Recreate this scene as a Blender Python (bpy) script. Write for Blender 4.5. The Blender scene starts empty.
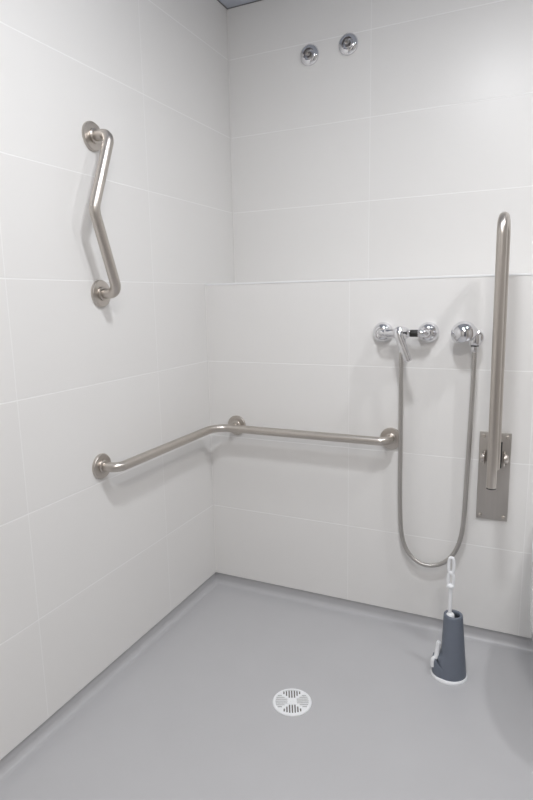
import bpy, bmesh, math, random
from mathutils import Vector, Matrix
PI = math.pi
V = Vector
scn = bpy.context.scene
COL = scn.collection
random.seed(3)

# ------------------------------------------------------------------ materials
def new_mat(name):
    m = bpy.data.materials.new(name); m.use_nodes = True
    nt = m.node_tree
    return m, nt, nt.nodes['Principled BSDF']

def simple(name, col, rough=.5, metal=0.0, noise=0.0, nscale=20, bump=0.0, coat=0.0):
    m, nt, b = new_mat(name)
    b.inputs['Roughness'].default_value = rough
    b.inputs['Metallic'].default_value = metal
    b.inputs['Coat Weight'].default_value = coat
    tc = nt.nodes.new('ShaderNodeTexCoord')
    n = nt.nodes.new('ShaderNodeTexNoise'); n.inputs['Scale'].default_value = nscale
    n.inputs['Detail'].default_value = 4
    nt.links.new(tc.outputs['Object'], n.inputs['Vector'])
    mx = nt.nodes.new('ShaderNodeMix'); mx.data_type = 'RGBA'
    nt.links.new(n.outputs['Fac'], mx.inputs['Factor'])
    mx.inputs['A'].default_value = (*[c * (1 - noise) for c in col], 1)
    mx.inputs['B'].default_value = (*[min(1, c * (1 + noise)) for c in col], 1)
    nt.links.new(mx.outputs['Result'], b.inputs['Base Color'])
    if bump:
        bp = nt.nodes.new('ShaderNodeBump'); bp.inputs['Strength'].default_value = bump
        bp.inputs['Distance'].default_value = .002
        nt.links.new(n.outputs['Fac'], bp.inputs['Height']); nt.links.new(bp.outputs['Normal'], b.inputs['Normal'])
    return m

def brushed(name, col, rough, axis):
    """satin steel with fine brush lines running round or along an axis"""
    m, nt, b = new_mat(name)
    b.inputs['Metallic'].default_value = 1
    tc = nt.nodes.new('ShaderNodeTexCoord')
    mp = nt.nodes.new('ShaderNodeMapping')
    mp.inputs['Scale'].default_value = axis
    nt.links.new(tc.outputs['Object'], mp.inputs['Vector'])
    n = nt.nodes.new('ShaderNodeTexNoise'); n.inputs['Scale'].default_value = 1; n.inputs['Detail'].default_value = 3
    nt.links.new(mp.outputs['Vector'], n.inputs['Vector'])
    mr = nt.nodes.new('ShaderNodeMapRange')
    mr.inputs['To Min'].default_value = rough - .05; mr.inputs['To Max'].default_value = rough + .06
    nt.links.new(n.outputs['Fac'], mr.inputs['Value']); nt.links.new(mr.outputs['Result'], b.inputs['Roughness'])
    mx = nt.nodes.new('ShaderNodeMix'); mx.data_type = 'RGBA'
    mx.inputs['A'].default_value = (*[c * .93 for c in col], 1); mx.inputs['B'].default_value = (*[c * 1.07 for c in col], 1)
    nt.links.new(n.outputs['Fac'], mx.inputs['Factor']); nt.links.new(mx.outputs['Result'], b.inputs['Base Color'])
    bp = nt.nodes.new('ShaderNodeBump'); bp.inputs['Strength'].default_value = .06; bp.inputs['Distance'].default_value = .0005
    nt.links.new(n.outputs['Fac'], bp.inputs['Height']); nt.links.new(bp.outputs['Normal'], b.inputs['Normal'])
    return m

def tile_mat(name, uaxis, uphase, ledge=1.204):
    """large 60 x 30 cm glazed wall tiles, stack bond, thin pale joints"""
    m, nt, b = new_mat(name)
    N = nt.nodes.new; L = nt.links.new
    tc = N('ShaderNodeTexCoord'); sp = N('ShaderNodeSeparateXYZ'); L(tc.outputs['Object'], sp.inputs[0])
    def mth(op, a, bb=None, c=None):
        n = N('ShaderNodeMath'); n.operation = op
        for i, v in enumerate((a, bb, c)):
            if v is None: continue
            if isinstance(v, (int, float)): n.inputs[i].default_value = v
            else: L(v, n.inputs[i])
        return n.outputs[0]
    u = mth('SUBTRACT', sp.outputs[uaxis], uphase)
    un = mth('DIVIDE', u, .6)
    z = sp.outputs['Z']
    lo = mth('DIVIDE', z, .301)
    hi = mth('ADD', mth('DIVIDE', mth('SUBTRACT', z, ledge), .2935), 4.0)
    isup = mth('GREATER_THAN', z, ledge)
    vn = mth('ADD', mth('MULTIPLY', hi, isup), mth('MULTIPLY', lo, mth('SUBTRACT', 1.0, isup)))
    du = mth('MULTIPLY', mth('PINGPONG', un, .5), .6)
    dv = mth('MULTIPLY', mth('PINGPONG', vn, .5), .3)
    d = mth('MINIMUM', du, dv)
    mr = N('ShaderNodeMapRange'); mr.interpolation_type = 'SMOOTHSTEP'
    mr.inputs['From Min'].default_value = .0009; mr.inputs['From Max'].default_value = .0024
    L(dv, mr.inputs['Value'])
    mr2 = N('ShaderNodeMapRange'); mr2.interpolation_type = 'SMOOTHSTEP'
    mr2.inputs['From Min'].default_value = .0006; mr2.inputs['From Max'].default_value = .0022; mr2.inputs['To Min'].default_value = .38
    L(du, mr2.inputs['Value'])
    tile = mth('MINIMUM', mr.outputs['Result'], mr2.outputs['Result'])
    # slight tile-to-tile tone
    cmb = N('ShaderNodeCombineXYZ'); L(mth('FLOOR', un), cmb.inputs[0]); L(mth('FLOOR', vn), cmb.inputs[1])
    wn = N('ShaderNodeTexWhiteNoise'); wn.noise_dimensions = '3D'; L(cmb.outputs[0], wn.inputs['Vector'])
    tm = N('ShaderNodeMix'); tm.data_type = 'RGBA'; L(wn.outputs['Value'], tm.inputs['Factor'])
    tm.inputs['A'].default_value = (.792, .780, .766, 1); tm.inputs['B'].default_value = (.806, .795, .781, 1)
    gm = N('ShaderNodeMix'); gm.data_type = 'RGBA'; L(tile, gm.inputs['Factor'])
    gm.inputs['A'].default_value = (.90, .893, .885, 1); L(tm.outputs['Result'], gm.inputs['B'])
    L(gm.outputs['Result'], b.inputs['Base Color'])
    rr = N('ShaderNodeMapRange'); rr.inputs['To Min'].default_value = .6; rr.inputs['To Max'].default_value = .33
    L(tile, rr.inputs['Value']); L(rr.outputs['Result'], b.inputs['Roughness'])
    # joints sit a little lower; very faint glaze waviness
    ns = N('ShaderNodeTexNoise'); ns.inputs['Scale'].default_value = 9; ns.inputs['Detail'].default_value = 1
    L(tc.outputs['Object'], ns.inputs['Vector'])
    h = mth('ADD', tile, mth('MULTIPLY', ns.outputs['Fac'], .35))
    bp = N('ShaderNodeBump'); bp.inputs['Strength'].default_value = .35; bp.inputs['Distance'].default_value = .001
    L(h, bp.inputs['Height']); L(bp.outputs['Normal'], b.inputs['Normal'])
    b.inputs['Specular IOR Level'].default_value = .30
    return m

M = {}
M['tile_left'] = tile_mat('tile_left', 'Y', -.336)
M['tile_back'] = tile_mat('tile_back', 'X', -.019)
M['grout'] = simple('sealant', (.84, .83, .81), .5)
M['trim'] = simple('white_trim', (.82, .82, .83), .4)
M['floor'] = simple('grey_vinyl', (.485, .483, .495), .38, noise=.035, nscale=6, bump=.05)
M['joint'] = simple('dark_joint', (.2, .2, .205), .6)
M['ceil'] = simple('ceiling_panel', (.52, .55, .62), .7, noise=.02, nscale=60)
M['steel'] = brushed('satin_steel', (.57, .53, .49), .34, (260, 260, 260))
M['steel_v'] = brushed('satin_steel_long', (.56, .52, .48), .33, (500, 500, 12))
M['steel_plate'] = brushed('satin_steel_plate', (.52, .49, .46), .40, (420, 420, 8))
M['chrome'] = simple('chrome', (.78, .78, .80), .07, 1.0)
M['hose'] = simple('hose_steel', (.52, .50, .48), .28, 1.0)
M['black'] = simple('black_rubber_and_reflection', (.02, .02, .02), .45)  # rubber parts, and the painted dark reflection on the mixer
M['dark'] = simple('dark_gap', (.03, .03, .03), .7)
M['wplastic'] = simple('white_plastic', (.86, .87, .89), .35)
M['grey_plastic'] = simple('slate_plastic', (.145, .165, .205), .42, noise=.03, nscale=30)
M['ceramic'] = simple('white_ceramic', (.86, .87, .88), .12, coat=.3)
M['paint'] = simple('wall_paint', (.50, .48, .46), .6, noise=.02, nscale=40)
M['door'] = simple('door_paint', (.14, .14, .15), .5)
M['bristle'] = simple('bristle', (.75, .76, .78), .7)

# ------------------------------------------------------------------ helpers
def link(name, bm, mat, parent=None, smooth=40):
    bmesh.ops.recalc_face_normals(bm, faces=bm.faces)
    me = bpy.data.meshes.new(name); bm.to_mesh(me); bm.free()
    mats = mat if isinstance(mat, (list, tuple)) else [mat]
    for q in mats: me.materials.append(q)
    o = bpy.data.objects.new(name, me); COL.objects.link(o)
    if parent is not None:
        o.parent = parent
        # meshes are modelled in world coordinates of their thing's source position
        o.matrix_parent_inverse = Matrix.Translation(parent.location).inverted()
    if smooth:
        for p in me.polygons: p.use_smooth = True
        ang = math.radians(smooth)
        bm2 = bmesh.new(); bm2.from_mesh(me)
        for e in bm2.edges:
            if len(e.link_faces) == 2 and e.calc_face_angle(0) > ang: e.smooth = False
        bm2.to_mesh(me); bm2.free()
    return o

def thing(name, label, cat, loc, group=None):
    o = bpy.data.objects.new(name, None); COL.objects.link(o)
    o.empty_display_size = .05; o.location = loc
    o['label'] = label; o['category'] = cat
    if group: o['group'] = group
    return o

def tag(o, label, cat, group=None):
    o['label'] = label; o['category'] = cat
    if group: o['group'] = group
    return o

def struct(name, bm, mat, smooth=0):
    o = link(name, bm, mat, None, smooth); o['kind'] = 'structure'; return o

def box(bm, a, b, bev=0, seg=2):
    a = V(a); b = V(b)
    r = bmesh.ops.create_cube(bm, size=1)
    vs = r['verts']
    for v in vs:
        v.co = V((a[i] + (v.co[i] + .5) * (b[i] - a[i]) for i in range(3)))
    if bev:
        es = list({e for v in vs for e in v.link_edges})
        bmesh.ops.bevel(bm, geom=es, offset=bev, segments=seg, profile=.5, affect='EDGES')

def frame(axis):
    w = V(axis).normalized()
    a = V((0, 0, 1)) if abs(w.z) < .9 else V((1, 0, 0))
    u = a.cross(w).normalized(); v = w.cross(u)
    return u, v, w

def lathe(bm, origin, axis, prof, n=40):
    """prof: list of (radius, height along axis)"""
    u, v, w = frame(axis); o = V(origin); rings = []
    for r, h in prof:
        if r < 1e-6: rings.append([bm.verts.new(o + w * h)])
        else: rings.append([bm.verts.new(o + w * h + (u * math.cos(2 * PI * k / n) + v * math.sin(2 * PI * k / n)) * r) for k in range(n)])
    for A, B in zip(rings, rings[1:]):
        for k in range(n):
            k2 = (k + 1) % n
            f = [A[k % len(A)], A[k2 % len(A)], B[k2 % len(B)], B[k % len(B)]]
            g = []
            for x in f:
                if x not in g: g.append(x)
            if len(g) > 2: bm.faces.new(g)

def fillet(pts, rads, seg=10):
    pts = [V(p) for p in pts]; out = [pts[0]]
    for i in range(1, len(pts) - 1):
        p = pts[i]; a = (pts[i - 1] - p).normalized(); b = (pts[i + 1] - p).normalized()
        r = rads[i - 1]; ang = a.angle(b); t = r / math.tan(ang / 2)
        c = p + (a + b).normalized() * (r / math.sin(ang / 2))
        s = p + a * t - c; e = p + b * t - c
        tot = s.angle(e)
        for k in range(seg + 1):
            q = k / seg
            out.append(c + (s * math.sin((1 - q) * tot) + e * math.sin(q * tot)) / math.sin(tot))
    out.append(pts[-1]); return out

def tube(bm, pts, rad, n=24, cap=True, radf=None):
    pts = [V(p) for p in pts]; N = len(pts)
    tang = []
    for i in range(N):
        t = pts[min(i + 1, N - 1)] - pts[max(i - 1, 0)]; tang.append(t.normalized())
    u = frame(tang[0])[0]; rings = []
    for i in range(N):
        t = tang[i]; u = (u - t * u.dot(t)).normalized(); v = t.cross(u)
        r = rad if radf is None else radf(i)
        rings.append([bm.verts.new(pts[i] + (u * math.cos(2 * PI * k / n) + v * math.sin(2 * PI * k / n)) * r) for k in range(n)])
    for A, B in zip(rings, rings[1:]):
        for k in range(n): bm.faces.new([A[k], A[(k + 1) % n], B[(k + 1) % n], B[k]])
    if cap: bm.faces.new(rings[0][::-1]); bm.faces.new(rings[-1])

def catmull(pts, step):
    pts = [V(p) for p in pts]; P = [pts[0] * 2 - pts[1]] + pts + [pts[-1] * 2 - pts[-2]]
    raw = []
    for i in range(1, len(P) - 2):
        for k in range(60):
            t = k / 60; a, b, c, d = P[i - 1:i + 3]
            raw.append(.5 * ((2 * b) + (c - a) * t + (2 * a - 5 * b + 4 * c - d) * t * t + (3 * b - a - 3 * c + d) * t ** 3))
    raw.append(pts[-1])
    out = [raw[0]]; acc = 0
    for a, b in zip(raw, raw[1:]):
        l = (b - a).length
        while acc + l >= step:
            f = (step - acc) / l; a = a + (b - a) * f; out.append(a.copy()); l = (b - a).length; acc = 0
        acc += l
    return out

# ------------------------------------------------------------------ room shell
REC = .2476; LEDGE = 1.204; CEIL = 2.272; FL = -.05
RX = 2.55; RY = -2.75          # right wall, rear wall (behind the camera)
bm = bmesh.new(); box(bm, (-.12, RY, 0), (0, REC, CEIL + .1)); struct('wall_left', bm, M['tile_left'])
bm = bmesh.new(); box(bm, (-.12, REC, 0), (RX + .12, REC + .12, CEIL + .1)); struct('wall_back', bm, M['tile_back'])
bm = bmesh.new(); box(bm, (0, 0, 0), (RX, REC, LEDGE - .003)); struct('wall_ledge', bm, M['tile_back'])
bm = bmesh.new(); box(bm, (RX, RY, 0), (RX + .12, REC, CEIL + .1)); struct('wall_right', bm, M['paint'])
bm = bmesh.new(); box(bm, (-.12, RY - .12, 0), (RX + .12, RY, CEIL + .1)); struct('wall_rear', bm, M['paint'])
bm = bmesh.new(); box(bm, (0, RY, CEIL), (RX, REC, CEIL + .1)); struct('ceiling', bm, M['ceil'])
# unseen dark door behind the camera, added to darken the chrome reflections
bm = bmesh.new(); box(bm, (1.35, RY, 0.002), (2.25, RY + .045, 2.02), .003); d1 = struct('reflection_door', bm, M['door'])
bm = bmesh.new(); tube(bm, fillet([(1.43, RY + .045, .98), (1.43, RY + .10, .98), (1.56, RY + .10, .98)], [.015]), .009)
h = link('door_handle', bm, M['steel'], d1)
# ledge edge strip, sealant beads and dark ceiling gap
bm = bmesh.new(); box(bm, (0.001, -.0015, LEDGE - .007), (RX - .001, .012, LEDGE), .001, 1); struct('trim_1', bm, M['trim'])
bm = bmesh.new(); box(bm, (0, REC - .0045, LEDGE - .002), (.0045, REC, CEIL - .006), .0015, 1); struct('trim_2', bm, M['grout'])
bm = bmesh.new(); box(bm, (0, -.003, 0), (.003, 0, LEDGE - .010), .001, 1); struct('trim_3', bm, M['grout'])
bm = bmesh.new(); box(bm, (0, RY, CEIL - .003), (.003, REC, CEIL - .0002)); box(bm, (.003, REC - .003, CEIL - .003), (RX, REC, CEIL - .0002)); struct('trim_4', bm, M['joint'])

# vinyl floor with a cove turned up the walls
def profile():
    R = .020; p = []
    for k in range(9):
        a = k / 8 * PI / 2
        p.append((-.007 + .024 * (1 - math.sin(a)), FL + R * (1 - math.cos(a))))
    return p[::-1]    # (distance from wall, z): from the wall outwards
pr = [(-.030, 0.001), (-.0072, 0.001)] + profile()
bm = bmesh.new(); rings = []
for d, z in pr:
    rings.append([bm.verts.new(c) for c in ((d, -d, z), (RX - d, -d, z), (RX - d, RY + d, z), (d, RY + d, z))])
for A, B in zip(rings, rings[1:]):
    for k in range(4): bm.faces.new([A[k], A[(k + 1) % 4], B[(k + 1) % 4], B[k]])
bm.faces.new(rings[-1])
struct('floor', bm, M['floor'], 35)

# ------------------------------------------------------------------ grab bars
def flange(bm, c, ax, r=.040):
    lathe(bm, c, ax, [(0, 0), (r, 0), (r, .005), (r - .0025, .0085), (r - .012, .010), (.0205, .010), (.0205, .014), (.018, .016), (0, .016)], 44)

TR = .0150
# angled handle on the left wall
OFF = .066
zt, zb, yf, yt, ym, zm = 1.606, 1.167, -.602, -.592, -.680, 1.393
t = thing('angled_grab_bar', 'short bent satin steel grab bar, kinked in the middle, high on the left wall', 'grab bar', (0, yf, zb))
bm = bmesh.new()
tube(bm, fillet([(.010, yt, zt), (OFF, yt, zt), (OFF, ym, zm), (OFF, yf, zb), (.010, yf, zb)], [.030, .05, .030]), TR, 28)
link('tube', bm, M['steel'], t)
for y, z in ((yt, zt), (yf, zb)):
    bm = bmesh.new(); flange(bm, (0, y, z), (1, 0, 0)); link('flange', bm, M['steel'], t)

# long L-shaped rail round the corner
zr = .652; O2 = .063
t = thing('corner_grab_rail', 'long satin steel grab rail bent round the corner across left and back walls', 'grab rail', (0, -.652, zr))
bm = bmesh.new()
tube(bm, fillet([(.010, -.652, zr), (O2, -.652, zr), (O2, -O2, zr), (.736, -O2, zr), (.736, -.010, zr)], [.032, .07, .032], 14), TR, 28)
link('tube', bm, M['steel'], t)
for c, ax in (((0, -.652, zr), (1, 0, 0)), ((.123, 0, zr - .001), (0, -1, 0)), ((.736, 0, zr - .002), (0, -1, 0))):
    bm = bmesh.new(); flange(bm, c, ax, .039); link('flange', bm, M['steel'], t)
bm = bmesh.new(); tube(bm, [(.123, -.010, zr), (.123, -O2 + .003, zr)], .008, 20); link('support_stem', bm, M['steel'], t)

# ------------------------------------------------------------------ drop-down support bar
BX = 1.0765
t = thing('drop_down_support_bar', 'tall folded-up steel support bar on a rectangular wall plate, right of the hose', 'support bar', (BX, 0, .402))
bm = bmesh.new(); box(bm, (1.028, -.006, .402), (1.125, 0, .700), .0015); plate = link('wall_plate', bm, M['steel_plate'], t)
for x in (1.040, 1.113):
    for z in (.415, .687):
        bm = bmesh.new(); lathe(bm, (x, -.006, z), (0, -1, 0), [(0, 0), (.0065, 0), (.0062, .002), (.004, .0034), (.0022, .0036), (.0018, .0022), (0, .0022)], 20)
        link('screw', bm, M['steel'], plate)
# U-shaped tube: outer limb in front, inner limb near the wall
xo, yo = 1.0805, -.190
xi, yi = 1.0835, -.082
bm = bmesh.new()
tube(bm, fillet([(xo, yo, .573), (xo - .0065, yo, 1.358), (xi - .006, yi, 1.358), (xi, yi, .600)], [.052, .052], 16), .0142, 30)
link('tube', bm, M['steel_v'], t)
bm = bmesh.new(); lathe(bm, (xo, yo, .5732), (0, 0, -1), [(0, 0), (.0140, 0), (.0142, .0035), (.010, .005), (0, .0054)], 28); link('end_cap', bm, M['black'], t)
bm = bmesh.new()                           # hinge block between the limbs and the plate
box(bm, (BX - .014, -.080, .590), (BX + .010, -.006, .648), .004)
box(bm, (BX - .008, yo + .010, .590), (BX + .010, -.060, .625), .004)
link('hinge_block', bm, M['steel_plate'], t)
for s in (-1, 1):
    bm = bmesh.new(); cx = BX + (.0325 if s > 0 else -.028)
    box(bm, (cx - .0025 - .002, -.045, .598), (cx + .0025 - .002, -.006, .640), .002)
    lathe(bm, (cx - .002, -.034, .622), (s, 0, 0), [(0, 0), (.0150, 0), (.0150, .008), (.012, .0125), (0, .0135)], 24)
    link('hinge_boss', bm, M['steel'], t)
bm = bmesh.new(); box(bm, (1.0895, -.0075, .583), (1.0985, -.0055, .671)); link('slot', bm, M['dark'], plate)

# ------------------------------------------------------------------ shower mixer
MZ = 1.022
t = thing('shower_mixer', 'chrome single lever shower mixer with two round rosettes on the back wall', 'tap', (.777, 0, MZ))
YB = -.056
bm = bmesh.new()
lathe(bm, (.722, YB, MZ), (1, 0, 0), [(0, -.003), (.012, -.003), (.014, 0), (.0155, .008), (.0155, .030), (.019, .036), (.0205, .046), (.0205, .064), (.018, .072), (.0125, .078), (.0105, .084), (.0105, .106), (.014, .110), (.014, .116), (0, .117)], 36)
lathe(bm, (.777, YB, MZ - .010), (0, 0, -1), [(0, 0), (.013, 0), (.013, .022), (0, .022)], 24)
link('body', bm, M['chrome'], t)
for x in (.7015, .853):
    bm = bmesh.new()
    lathe(bm, (x, 0, MZ), (0, -1, 0), [(0, 0), (.0345, 0), (.0345, .004), (.033, .012), (.028, .021), (.021, .027), (.0165, .029), (.0165, .031), (0, .031)], 44)
    link('rosette', bm, M['chrome'], t)
    bm = bmesh.new(); xx = .728 if x < .8 else .832
    tube(bm, fillet([(x, -.028, MZ), (x, YB, MZ), (xx, YB, MZ)], [.016], 8), .0125, 24)
    link('connector', bm, M['chrome'], t)
bm = bmesh.new()
lathe(bm, (.777, YB - .012, MZ + .002), (-.12, -1, .10), [(0, 0), (.0205, 0), (.0205, .016), (.018, .020), (.018, .030), (.0165, .036), (.010, .040), (0, .041)], 32)
link('cartridge_cap', bm, M['chrome'], t)
bm = bmesh.new()                             # flat tapering lever hanging down
a = V((.770, YB - .046, MZ + .010)); b_ = V((.811, YB - .052, .934))
w = (b_ - a).normalized(); sx = V((0, 1, 0)).cross(w).normalized(); sy = w.cross(sx)
secs = []
for q, hw, ht in ((0, .009, .010), (.04, .0125, .012), (.2, .0135, .011), (.5, .0125, .010), (.85, .0125, .009), (.97, .0115, .008), (1, .008, .004)):
    c = a + (b_ - a) * q; n = 16
    secs.append([bm.verts.new(c + sx * hw * math.copysign(abs(math.cos(2*PI*k/n)) ** .6, math.cos(2*PI*k/n)) + sy * ht * math.copysign(abs(math.sin(2*PI*k/n)) ** .6, math.sin(2*PI*k/n))) for k in range(n)])
for A, B in zip(secs, secs[1:]):
    for k in range(16): bm.faces.new([A[k], A[(k+1) % 16], B[(k+1) % 16], B[k]])
bm.faces.new(secs[0]); bm.faces.new(secs[-1])
link('lever', bm, M['chrome'], t)
bm = bmesh.new(); lathe(bm, (.803, YB, MZ), (1, 0, 0), [(0, 0), (.0112, 0), (.0118, .001), (.0118, .036), (.0112, .037), (0, .037)], 36)  # black ring painted in as a dark reflection on the chrome body
link('dark_reflection_ring', bm, M['black'], t)

# ------------------------------------------------------------------ hand shower, bracket and hose
HX = 1.003
t = thing('shower_bracket', 'small round chrome wall bracket holding the hand shower', 'bracket', (HX, 0, 1.010))
bm = bmesh.new(); lathe(bm, (HX, 0, 1.008), (0, -1, 0), [(0, 0), (.024, 0), (.024, .004), (.021, .009), (.012, .012), (.010, .030), (0, .030)], 32); link('rosette', bm, M['chrome'], t)
bm = bmesh.new(); lathe(bm, (HX, -.040, .986), (0, 0, 1), [(.0115, 0), (.0165, 0), (.018, .003), (.018, .030), (.0165, .033), (.0115, .033), (.0115, 0)], 28)
link('cradle', bm, M['chrome'], t)

t = thing('hand_shower', 'small domed chrome hand shower head pointing left, above the loop of hose', 'shower head', (HX, -.05, .975))
hc = V((.970, -.050, 1.022)); ax = V((-.28, -.40, .87)).normalized()
bm = bmesh.new()
lathe(bm, hc, ax, [(0, -.012), (.034, -.012), (.0385, -.009), (.040, -.003), (.039, .008), (.0345, .021), (.026, .031), (.014, .037), (0, .039)], 40)
link('head', bm, M['chrome'], t)
bm = bmesh.new(); lathe(bm, hc, ax, [(0, -.0145), (.030, -.0145), (.0315, -.012), (0, -.0115)], 36); link('spray_face', bm, M['wplastic'], t)
bm = bmesh.new()
pth = catmull([(.972, -.048, 1.034), (.990, -.044, 1.036), (1.000, -.041, 1.022), (HX, -.040, 1.000), (HX, -.040, .975)], .004)
tube(bm, pth, .011, 24, True, lambda i: .016 - .0055 * min(1, i / (len(pth) * .75)))
link('handle', bm, M['chrome'], t)

t = thing('shower_hose', 'ribbed steel shower hose hanging in a long loop from the mixer', 'hose', (.777, YB, .99))
hp = [(.777, YB, .972), (.777, -.056, .90), (.776, -.042, .76), (.776, -.034, .62), (.777, -.030, .46), (.783, -.028, .335), (.797, -.028, .272), (.823, -.028, .233), (.858, -.028, .213), (.893, -.028, .213), (.930, -.028, .230), (.960, -.029, .263), (.982, -.030, .32), (.992, -.032, .40), (.996, -.033, .55), (1.000, -.036, .72), (1.003, -.039, .88), (HX, -.040, .966)]
pts = catmull(hp, .0021)
bm = bmesh.new(); tube(bm, pts, .0075, 14, True, lambda i: .0078 if i % 3 else .0063); link('braid', bm, M['hose'], t, 80)
bm = bmesh.new(); lathe(bm, (.777, YB, .9898), (0, 0, -1), [(0, 0), (.0125, 0), (.0125, .012), (.0105, .015), (.0095, .030), (0, .030)], 12); link('nut', bm, M['chrome'], t, 25)
bm = bmesh.new(); lathe(bm, (HX, -.040, .984), (0, 0, -1), [(0, 0), (.0115, 0), (.0115, .008), (.0095, .020), (0, .020)], 24); link('nut', bm, M['chrome'], t)
bm = bmesh.new(); lathe(bm, (HX, -.040, .9865), (0, 0, -1), [(0, 0), (.0125, 0), (.0125, .005), (0, .005)], 24); link('washer', bm, M['black'], t)

# ------------------------------------------------------------------ plugged supply outlets high on the wall
def valve_cap(x, z, label):
    t = thing('pipe_cover', label, 'wall fitting', (x, REC, z), None)
    bm = bmesh.new()
    lathe(bm, (x, REC, z), (0, -1, 0), [(0, 0), (.0375, 0), (.038, .003), (.0365, .008), (.031, .013), (.025, .016), (.021, .0165), (.019, .014), (.018, .004), (0, .004)], 44)
    link('rosette', bm, M['chrome'], t)
    bm = bmesh.new()
    lathe(bm, (x, REC - .004, z), (0, -1, 0), [(0, 0), (.0125, 0), (.0125, .016), (.0115, .019), (.0062, .019), (.0062, .008), (0, .008)], 6)
    link('plug', bm, M['hose'], t, 20)
    return t
valve_cap(.346, 2.041, 'small round chrome pipe cover high on the back wall, nearer the left wall')
valve_cap(.497, 2.050, 'small round chrome pipe cover high on the back wall, farther from the left wall')

# ------------------------------------------------------------------ floor drain
DX, DY = .5755, -.547; DR = .0585
t = thing('floor_drain', 'round white slotted drain cover set in the grey floor', 'drain', (DX, DY, FL))
bm = bmesh.new()
lathe(bm, (DX, DY, FL), (0, 0, 1), [(0, .0), (DR, 0), (DR, .0025), (DR - .0025, .0045), (DR - .006, .0048), (0, .0048)], 64)
bmesh.ops.recalc_face_normals(bm, faces=bm.faces); me0 = bpy.data.meshes.new('c'); bm.to_mesh(me0); bm.free()
base = bpy.data.objects.new('cut_base', me0); COL.objects.link(base)
bm = bmesh.new()
th = math.radians(24)
def slot(cx, cy, lx, ly):
    c, s = math.cos(th), math.sin(th)
    g = bmesh.ops.create_cube(bm, size=1)['verts']
    for v in g:
        x = cx + v.co.x * lx; y = cy + v.co.y * ly
        v.co = V((DX + x * c - y * s, DY + x * s + y * c, FL + .0035 + v.co.z * .012))
for sgn in (-1, 1):
    for k in range(-3, 4):
        q = abs(k) * .0080; y0 = max(q + .006, .014); y1 = math.sqrt(.050 ** 2 - q * q)
        slot(k * .0080, sgn * (y0 + y1) / 2, .0040, y1 - y0)
        slot(sgn * (y0 + y1) / 2, k * .0080, y1 - y0, .0040)
bmesh.ops.recalc_face_normals(bm, faces=bm.faces)
me1 = bpy.data.meshes.new('k'); bm.to_mesh(me1); bm.free()
cut = bpy.data.objects.new('cutter', me1); COL.objects.link(cut)
md = base.modifiers.new('b', 'BOOLEAN'); md.operation = 'DIFFERENCE'; md.object = cut; md.solver = 'EXACT'
bpy.context.view_layer.update(); dg = bpy.context.evaluated_depsgraph_get()
mesh = bpy.data.meshes.new_from_object(base.evaluated_get(dg))
bpy.data.objects.remove(base); bpy.data.objects.remove(cut)
bm = bmesh.new(); bm.from_mesh(mesh)
link('cover', bm, M['wplastic'], t, 30)
bm = bmesh.new(); lathe(bm, (DX, DY, FL), (0, 0, 1), [(0, .0), (DR - .010, 0), (DR - .010, .0022), (0, .0022)], 48)
link('sump', bm, simple('drain_shade', (.16, .15, .14), .8), t)
bm = bmesh.new(); lathe(bm, (DX, DY, FL + .0047), (0, 0, 1), [(.0, 0), (.006, 0), (.0055, .0012), (.002, .0014), (0, .0006)], 20); link('screw', bm, M['wplastic'], t)

# ------------------------------------------------------------------ toilet brush and its holder
QX, QY = .985, -.226
t = thing('brush_holder', 'slate grey conical toilet brush holder with white base on the floor', 'brush holder', (QX, QY, FL))
bm = bmesh.new()
lathe(bm, (QX, QY, FL), (0, 0, 1), [(0, 0), (.056, 0), (.0565, .002), (.055, .006), (.052, .009), (0, .009)], 56)
link('base', bm, M['wplastic'], t)
# body: a cone whose left side opens into a low drip cup
bm = bmesh.new(); n = 64; rings = []
CH = .194
def body_r(a, h):
    """radius about the moving axis for angle a (PI = left, towards -x) and height h"""
    q = h / CH
    return .0500 + (.0290 - .0500) * q
for j in range(25):
    q = j / 24; h = CH * q
    cx = QX + .003 + .003 * q; cy = QY + .004 * q
    ring = []
    for k in range(n):
        a = 2 * PI * k / n; r = body_r(a, h)
        left = max(0.0, math.cos(a - PI * 1.02)) ** 1.5
        hh = h
        cupz = .058
        if h > cupz: r -= left * .013 * min(1, (h - cupz) / .006) * max(0, 1 - (h - cupz) / (CH - cupz))
        ring.append(bm.verts.new((cx + r * math.cos(a), cy + r * math.sin(a), FL + .009 + hh)))
    rings.append(ring)
# rounded top with a hole sleeve
cx, cy = QX + .006, QY + .004
for r, h in ((.0282, .0035), (.0255, .005), (.0225, .005), (.0205, .0035), (.0195, -.004), (.0, -.004)):
    if r > 0: rings.append([bm.verts.new((cx + r * math.cos(2*PI*k/n), cy + r * math.sin(2*PI*k/n), FL + .009 + CH + h)) for k in range(n)])
for j in range(24, 0, -2):        # inside of the hollow cone
    q = j / 24 * .96; h = CH * q; ring = []
    for k in range(n):
        a = 2 * PI * k / n; r = body_r(a, h) - (.0045 if j < 24 else .0095)
        left = max(0.0, math.cos(a - PI * 1.02)) ** 1.5
        if h > .058: r -= left * .013 * max(0, 1 - (h - .058) / (CH - .058))
        ring.append(bm.verts.new((QX + .003 + .003 * q + r * math.cos(a), QY + .004 * q + r * math.sin(a), FL + .010 + h)))
    rings.append(ring)
for A, B in zip(rings, rings[1:]):
    for k in range(n): bm.faces.new([A[k], A[(k+1) % n], B[(k+1) % n], B[k]])
bm.faces.new(rings[0]); bm.faces.new(rings[-1])
link('body', bm, M['grey_plastic'], t, 50)
bm = bmesh.new()                 # low cup wall on the left
rings = []
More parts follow.
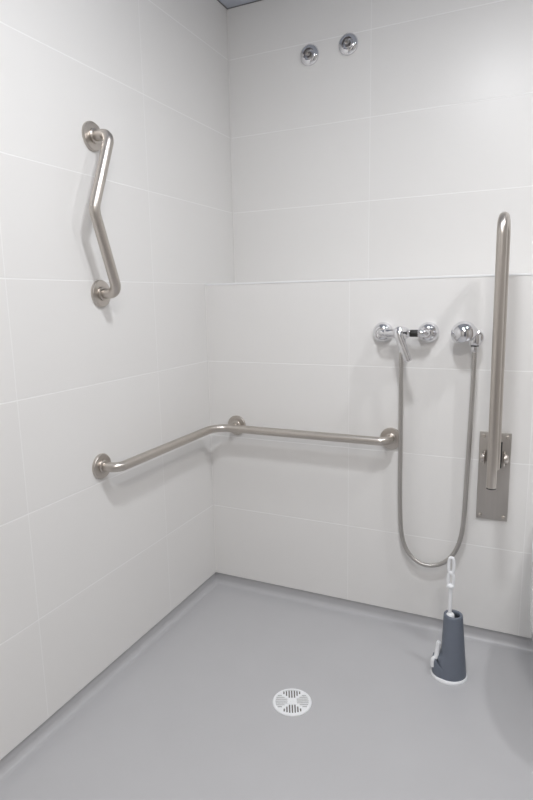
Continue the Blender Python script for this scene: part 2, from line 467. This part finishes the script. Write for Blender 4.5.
for r0, h in ((.0500, .0), (.0530, .0), (.0520, .040), (.0495, .056), (.0470, .056), (.0480, .03), (.046, 0.0)):
    rings.append([bm.verts.new((QX - .0005 + (r0 - .009 * (abs(a - PI * 1.08) / (PI * .43)) ** 3) * math.cos(a), QY + (r0 - .009 * (abs(a - PI * 1.08) / (PI * .43)) ** 3) * math.sin(a), FL + .009 + h * (.35 + .65 * math.cos((a - PI * 1.08) * 1.1) ** 2))) for a in [PI * 1.08 + (k / 24 - .5) * PI * .86 for k in range(25)]])
for A, B in zip(rings, rings[1:]):
    for k in range(24): bm.faces.new([A[k], A[k+1], B[k+1], B[k]])
link('drip_cup', bm, M['grey_plastic'], t, 50)
bm = bmesh.new()                 # white hooked clip in the cup
cl = V((QX - .043, QY - .016, FL))
tube(bm, catmull([cl + V((-.004, -.008, .030)), cl + V((-.004, -.007, .052)), cl + V((.004, -.003, .062)), cl + V((.007, .002, .080)), cl + V((.009, .004, .104)), cl + V((.012, .004, .112))], .003), .0072, 12)
link('clip', bm, M['wplastic'], t)

hx, hy = QX - .003, QY - .003
t = thing('toilet_brush', 'white toilet brush with looped handle standing in the slate grey holder', 'brush', (hx, hy, FL + .02))
z0 = FL + .009 + CH
bm = bmesh.new()
def strap(bm, pts, hw, ht):
    secs = []
    pts = [V(p) for p in pts]
    for p, k1 in zip(pts, range(len(pts))):
        secs.append(p)
    tube(bm, pts, hw, 10)
tube(bm, [(hx + .003, hy, z0 - .10), (hx - .001, hy, z0 + .004), (hx - .002, hy, z0 + .104)], .0058, 14)
lathe(bm, (hx + .001, hy, z0 - .006), (-.02, 0, 1), [(0, 0), (.0125, 0), (.0125, .010), (.0105, .014), (.006, .017), (0, .018)], 24)
for za, zb_ in ((z0 + .100, z0 + .146), (z0 + .142, z0 + .194)):
    loop = []
    for k in range(29):
        a = 2 * PI * k / 28 - PI / 2
        cxx = .0078 * math.cos(a); czz = (zb_ - za) / 2 * math.sin(a)
        cxx = .0078 * math.copysign(abs(math.cos(a)) ** .55, math.cos(a))
        loop.append((hx - .002 + cxx, hy, (za + zb_) / 2 + czz))
    tube(bm, loop, .0050, 10, False)
lathe(bm, (hx - .002, hy, z0 + .094), (0, 0, 1), [(0, 0), (.006, 0), (.0115, .004), (.0115, .010), (.006, .014), (0, .014)], 20)
link('handle', bm, M['wplastic'], t)
bm = bmesh.new(); lathe(bm, (hx + .005, hy, FL + .022), (0, 0, 1), [(0, 0), (.018, .002), (.024, .015), (.025, .05), (.020, .070), (.010, .08), (0, .08)], 28); link('bristle_head', bm, M['bristle'], t)

# ------------------------------------------------------------------ toilet at the right edge
TX = 1.3865
t = thing('toilet', 'white wall-hung toilet only just entering the right edge of the photo', 'toilet', (TX, 0, FL))
def outline(hw, yf, n=56, yb=0.0, straight=.45):
    """D-shaped plan outline: squared at the wall, rounded at the front"""
    ys = yb + (yf - yb) * straight; out = []
    m = n // 2
    out.append((hw * .93, yb)); out.append((hw * .98, ys * .5))
    for k in range(m + 1):
        a = -PI / 2 + PI * k / m          # right side to left side through the front
        out.append((hw * math.copysign(abs(math.sin(-a)) ** .95, -a), ys + (yf - ys) * abs(math.cos(a)) ** 1.0))
    out.append((-hw * .98, ys * .5)); out.append((-hw * .93, yb))
    return out
def loft(bm, secs, yb=0.0):
    rings = []
    for hw, yf, z in secs:
        rings.append([bm.verts.new((TX + x, y, z)) for x, y in outline(hw, yf, yb=yb)])
    n = len(rings[0])
    for A, B in zip(rings, rings[1:]):
        for k in range(n): bm.faces.new([A[k], A[(k+1) % n], B[(k+1) % n], B[k]])
    bm.faces.new(rings[0]); bm.faces.new(rings[-1])
bm = bmesh.new()
loft(bm, [(.090, -.20, .045), (.120, -.28, .052), (.155, -.38, .085), (.174, -.46, .145), (.181, -.51, .22), (.183, -.535, .31), (.183, -.545, .385), (.183, -.545, .405), (.179, -.541, .411)])
link('bowl', bm, M['ceramic'], t, 50)
bm = bmesh.new(); loft(bm, [(.180, -.542, .411), (.186, -.548, .415), (.186, -.548, .427), (.183, -.545, .430)], -.05); link('seat', bm, M['wplastic'], t)
bm = bmesh.new(); loft(bm, [(.183, -.545, .4305), (.187, -.550, .434), (.187, -.550, .446), (.181, -.543, .453), (.150, -.51, .456)], -.05); link('lid', bm, M['wplastic'], t)

# ------------------------------------------------------------------ ceiling lights and an added fill light
def lamp(x, y, e, size, label, temp, dome=.028):
    t = thing('ceiling_light', label, 'light', (x, y, CEIL))
    bm = bmesh.new(); r = size / 2
    lathe(bm, (x, y, CEIL), (0, 0, -1), [(r, 0), (r + .02, 0), (r + .02, .006), (r + .012, .010), (r, .010), (r, 0)], 48)
    link('housing', bm, M['wplastic'], t)
    m, nt, b = new_mat('diffuser')
    b.inputs['Base Color'].default_value = (.9, .9, .9, 1)
    b.inputs['Emission Color'].default_value = (*temp, 1); b.inputs['Emission Strength'].default_value = e
    bm = bmesh.new(); lathe(bm, (x, y, CEIL - .001), (0, 0, -1), [(r, 0)] + [(r * math.cos(k / 10 * PI / 2), .006 + dome * math.sin(k / 10 * PI / 2)) for k in range(10)] + [(0, .006 + dome)], 48)
    link('diffuser', bm, m, t)
lamp(.92, -1.06, 84, .21, 'round ceiling light over the middle of the shower floor', (.95, .972, 1))
lamp(1.60, -.54, 190, .10, 'round ceiling light over the toilet', (.985, .99, 1), .002)
lamp(1.40, -2.10, 47, .32, 'added round fill light behind the camera, an unseen source', (1, .975, .945))  # fill lamp added to lift the lower walls and floor

w = bpy.data.worlds.new('World'); scn.world = w; w.use_nodes = True
w.node_tree.nodes['Background'].inputs[0].default_value = (.05, .05, .05, 1)

# ------------------------------------------------------------------ camera
yaw, pitch, roll, f = -.4384, .1767, -.0198, 569.7156
cy_, sy_ = math.cos(yaw), math.sin(yaw); cp, sp_ = math.cos(pitch), math.sin(pitch)
fw = V((sy_ * cp, cy_ * cp, -sp_)); r = V((cy_, -sy_, 0)); u = r.cross(fw)
rr = r * math.cos(roll) + u * math.sin(roll); uu = -r * math.sin(roll) + u * math.cos(roll)
cam = bpy.data.cameras.new('camera'); co = bpy.data.objects.new('camera', cam); COL.objects.link(co)
mw = Matrix(((rr.x, uu.x, -fw.x, 1.1684), (rr.y, uu.y, -fw.y, -1.9501), (rr.z, uu.z, -fw.z, 1.1441), (0, 0, 0, 1)))
co.matrix_world = mw
cam.sensor_fit = 'HORIZONTAL'; cam.sensor_width = 36; cam.lens = f / 533 * 36; cam.clip_start = .02
scn.camera = co
scn.view_settings.view_transform = 'Standard'; scn.view_settings.look = 'None'
scn.view_settings.gamma = 1; scn.view_settings.exposure = 0.68
scn.view_settings.use_curve_mapping = False
